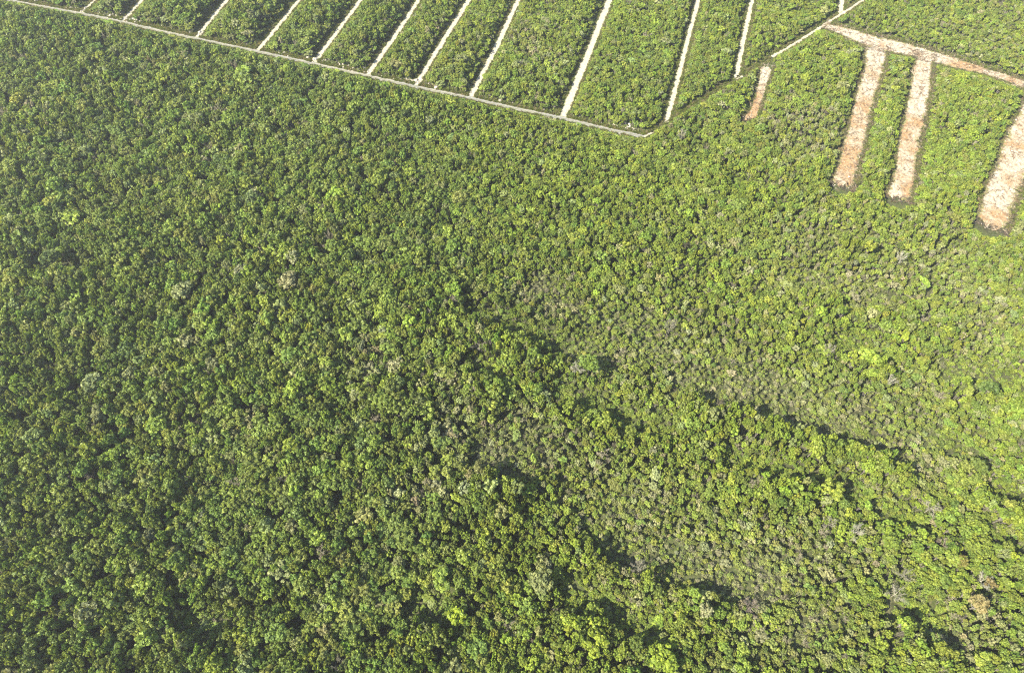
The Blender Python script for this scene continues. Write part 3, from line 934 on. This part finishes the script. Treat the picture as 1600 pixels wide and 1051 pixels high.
for l, w in CL:
    seg = np.linalg.norm(np.diff(l, axis=0), axis=1); L = seg.sum(); s = np.concatenate([[0], np.cumsum(seg)])
    wm = float(np.mean(w)); n = int(L * wm * 7)
    t = np.where(rng.random(n) < .06, L + rng.normal(.2, 1.1, n), rng.uniform(-1.5, L + 1.5, n)); x = np.interp(t, s, l[:, 0]); y = np.interp(t, s, l[:, 1]); ww = np.interp(t, s, w)
    j = np.clip(np.searchsorted(s, np.clip(t, 0, L)) - 1, 0, len(seg) - 1); T = (l[j + 1] - l[j]) / seg[j][:, None]
    u = np.clip(np.where(rng.random(n) < .5, rng.normal(0, .6, n), np.where(rng.random(n) < .5, 1, -1) * rng.normal(1.06, .18, n)), -1.6, 1.6)
    end = np.where(t < 0, t, np.where(t > L, t - L, 0))
    pos = np.column_stack([x + T[:, 1] * u * ww + T[:, 0] * end, y - T[:, 0] * u * ww + T[:, 1] * end])
    br = rng.random(n) < 0.8 + .15 * (np.abs(u) > .85)
    DP.append(pos); DV.append(np.where(br, rng.integers(0, 3, n), 3 + rng.integers(0, 3, n)))
    edgy = (np.abs(u) > .8) | (t > L - .8)
    c = np.where(br[:, None], np.where((rng.random((n, 1)) < .45), np.array([[.34, .275, .19]]), np.array([[.21, .14, .085]])), np.array([[.42, .37, .29]]))
    c = np.where(edgy[:, None] & br[:, None] & (rng.random((n, 1)) < .6), np.array([[.085, .07, .05]]), c) * rng.uniform(.7, 1.2, (n, 1))
    DT.append(c); DS.append(rng.lognormal(-.35, .35, n) * np.where(br, .85, .5))
DP, DV, DT, DS = np.concatenate(DP), np.concatenate(DV), np.concatenate(DT), np.concatenate(DS)
n = len(DP)
do = gn_scatter('brush_debris', DP, np.full(n, .26) * (rng.random(n) < 2), np.column_stack([rng.normal(0, .25, n), rng.normal(0, .25, n), rng.uniform(0, 6.28, n)]),
                np.column_stack([DS, DS, DS]), DV, DT, DSRC)
tag(do, 'cut branches and pale stones littering the bare clearings', 'debris', kind='stuff')
# rubble banks beside the gravel road
seg = np.linalg.norm(np.diff(road_l, axis=0), axis=1); L = seg.sum(); s = np.concatenate([[0], np.cumsum(seg)])
n = 5200; t = rng.uniform(0, L, n)
dens = np.array([noise.noise(Vector((v * .11, 3.3, 0))) for v in t]); t = t[rng.random(n) < np.clip(.15 + 1.4 * dens, 0.03, 1)]
n = len(t)
x = np.interp(t, s, road_l[:, 0]); y = np.interp(t, s, road_l[:, 1]); j = np.clip(np.searchsorted(s, t) - 1, 0, len(seg) - 1); T = (road_l[j + 1] - road_l[j]) / seg[j][:, None]
off = rng.normal(-3.2, .8, n)
ro = gn_scatter('rubble', np.column_stack([x + T[:, 1] * off, y - T[:, 0] * off]), np.full(n, .02), np.column_stack([rng.normal(0, .3, n), rng.normal(0, .3, n), rng.uniform(0, 6.28, n)]),
                np.repeat(rng.lognormal(-.1, .4, (n, 1)), 3, 1), 3 + rng.integers(0, 3, n), np.array([[.40, .36, .29]]) * rng.uniform(.7, 1.15, (n, 1)), {k: DSRC[k] for k in (3, 4, 5)})
tag(ro, 'bank of pale limestone rubble along the far verge of the gravel road', 'rubble', kind='stuff')

# ------------------------------------------------------------------ air, light, camera
HAZE = 0.00021
SUN_EL, SUN_TO = math.radians(43), math.radians(29)      # shadows fall towards +x, a little away from the camera
if HAZE:
    X0, X1, Y0, Y1, Z0, Z1 = -562, 562, -262, 762, -1.0, 163.0
    V = [(x, y, z) for z in (Z0, Z1) for x, y in ((X0, Y0), (X1, Y0), (X1, Y1), (X0, Y1))]
    Fq = [0, 3, 2, 1, 4, 5, 6, 7, 0, 1, 5, 4, 1, 2, 6, 5, 2, 3, 7, 6, 3, 0, 4, 7]
    mh, nt, out = newmat('air')
    pv = N(nt, 'ShaderNodeVolumePrincipled')
    pv.inputs['Color'].default_value = (0.96, 0.97, 1.0, 1); pv.inputs['Density'].default_value = HAZE
    pv.inputs['Anisotropy'].default_value = 0.35
    nt.links.new(pv.outputs[0], out.inputs['Volume'])
    ho = link('haze', mesh_np('haze', V, Fq, [4] * 6, mh))
    tag(ho, 'thin pale haze in the air over the forest', 'haze', kind='stuff')

w = bpy.data.worlds.new('World'); S.world = w; w.use_nodes = True
nt = w.node_tree; nt.nodes.clear()
sky = nt.nodes.new('ShaderNodeTexSky'); sky.sky_type = 'NISHITA'; sky.sun_disc = False
sky.sun_elevation = SUN_EL
sd = Vector((-math.cos(SUN_TO) * math.cos(SUN_EL), -math.sin(SUN_TO) * math.cos(SUN_EL), math.sin(SUN_EL)))
sky.sun_rotation = math.atan2(sd.x, sd.y) % (2 * math.pi)
bg = nt.nodes.new('ShaderNodeBackground'); bg.inputs['Strength'].default_value = 0.11
wo = nt.nodes.new('ShaderNodeOutputWorld')
nt.links.new(sky.outputs[0], bg.inputs[0]); nt.links.new(bg.outputs[0], wo.inputs[0])
ld = bpy.data.lights.new('sun', 'SUN'); ld.energy = 4.6; ld.angle = math.radians(0.5); ld.color = (1.0, 0.94, 0.80)
lo = link('sun', ld); lo.rotation_euler = (-sd).to_track_quat('-Z', 'Y').to_euler(); lo.location = sd * 300

cd_ = bpy.data.cameras.new('camera'); cd_.sensor_width = 36; cd_.sensor_fit = 'HORIZONTAL'; cd_.lens = 36 * FPX / 1600
cd_.clip_end = 3000; cd_.clip_start = 0.5
co = link('camera', cd_); co.location = (0, 0, H); co.rotation_euler = (math.pi / 2 - PITCH, 0, 0)
S.camera = co
S.view_settings.view_transform = 'Standard'; S.view_settings.look = 'None'
S.view_settings.gamma = 1; S.view_settings.exposure = 1.72
S.cycles.max_bounces = 6; S.cycles.diffuse_bounces = 3; S.cycles.transmission_bounces = 4; S.cycles.volume_bounces = 0
S.cycles.use_denoising = False
S.cycles.filter_width = 1.2
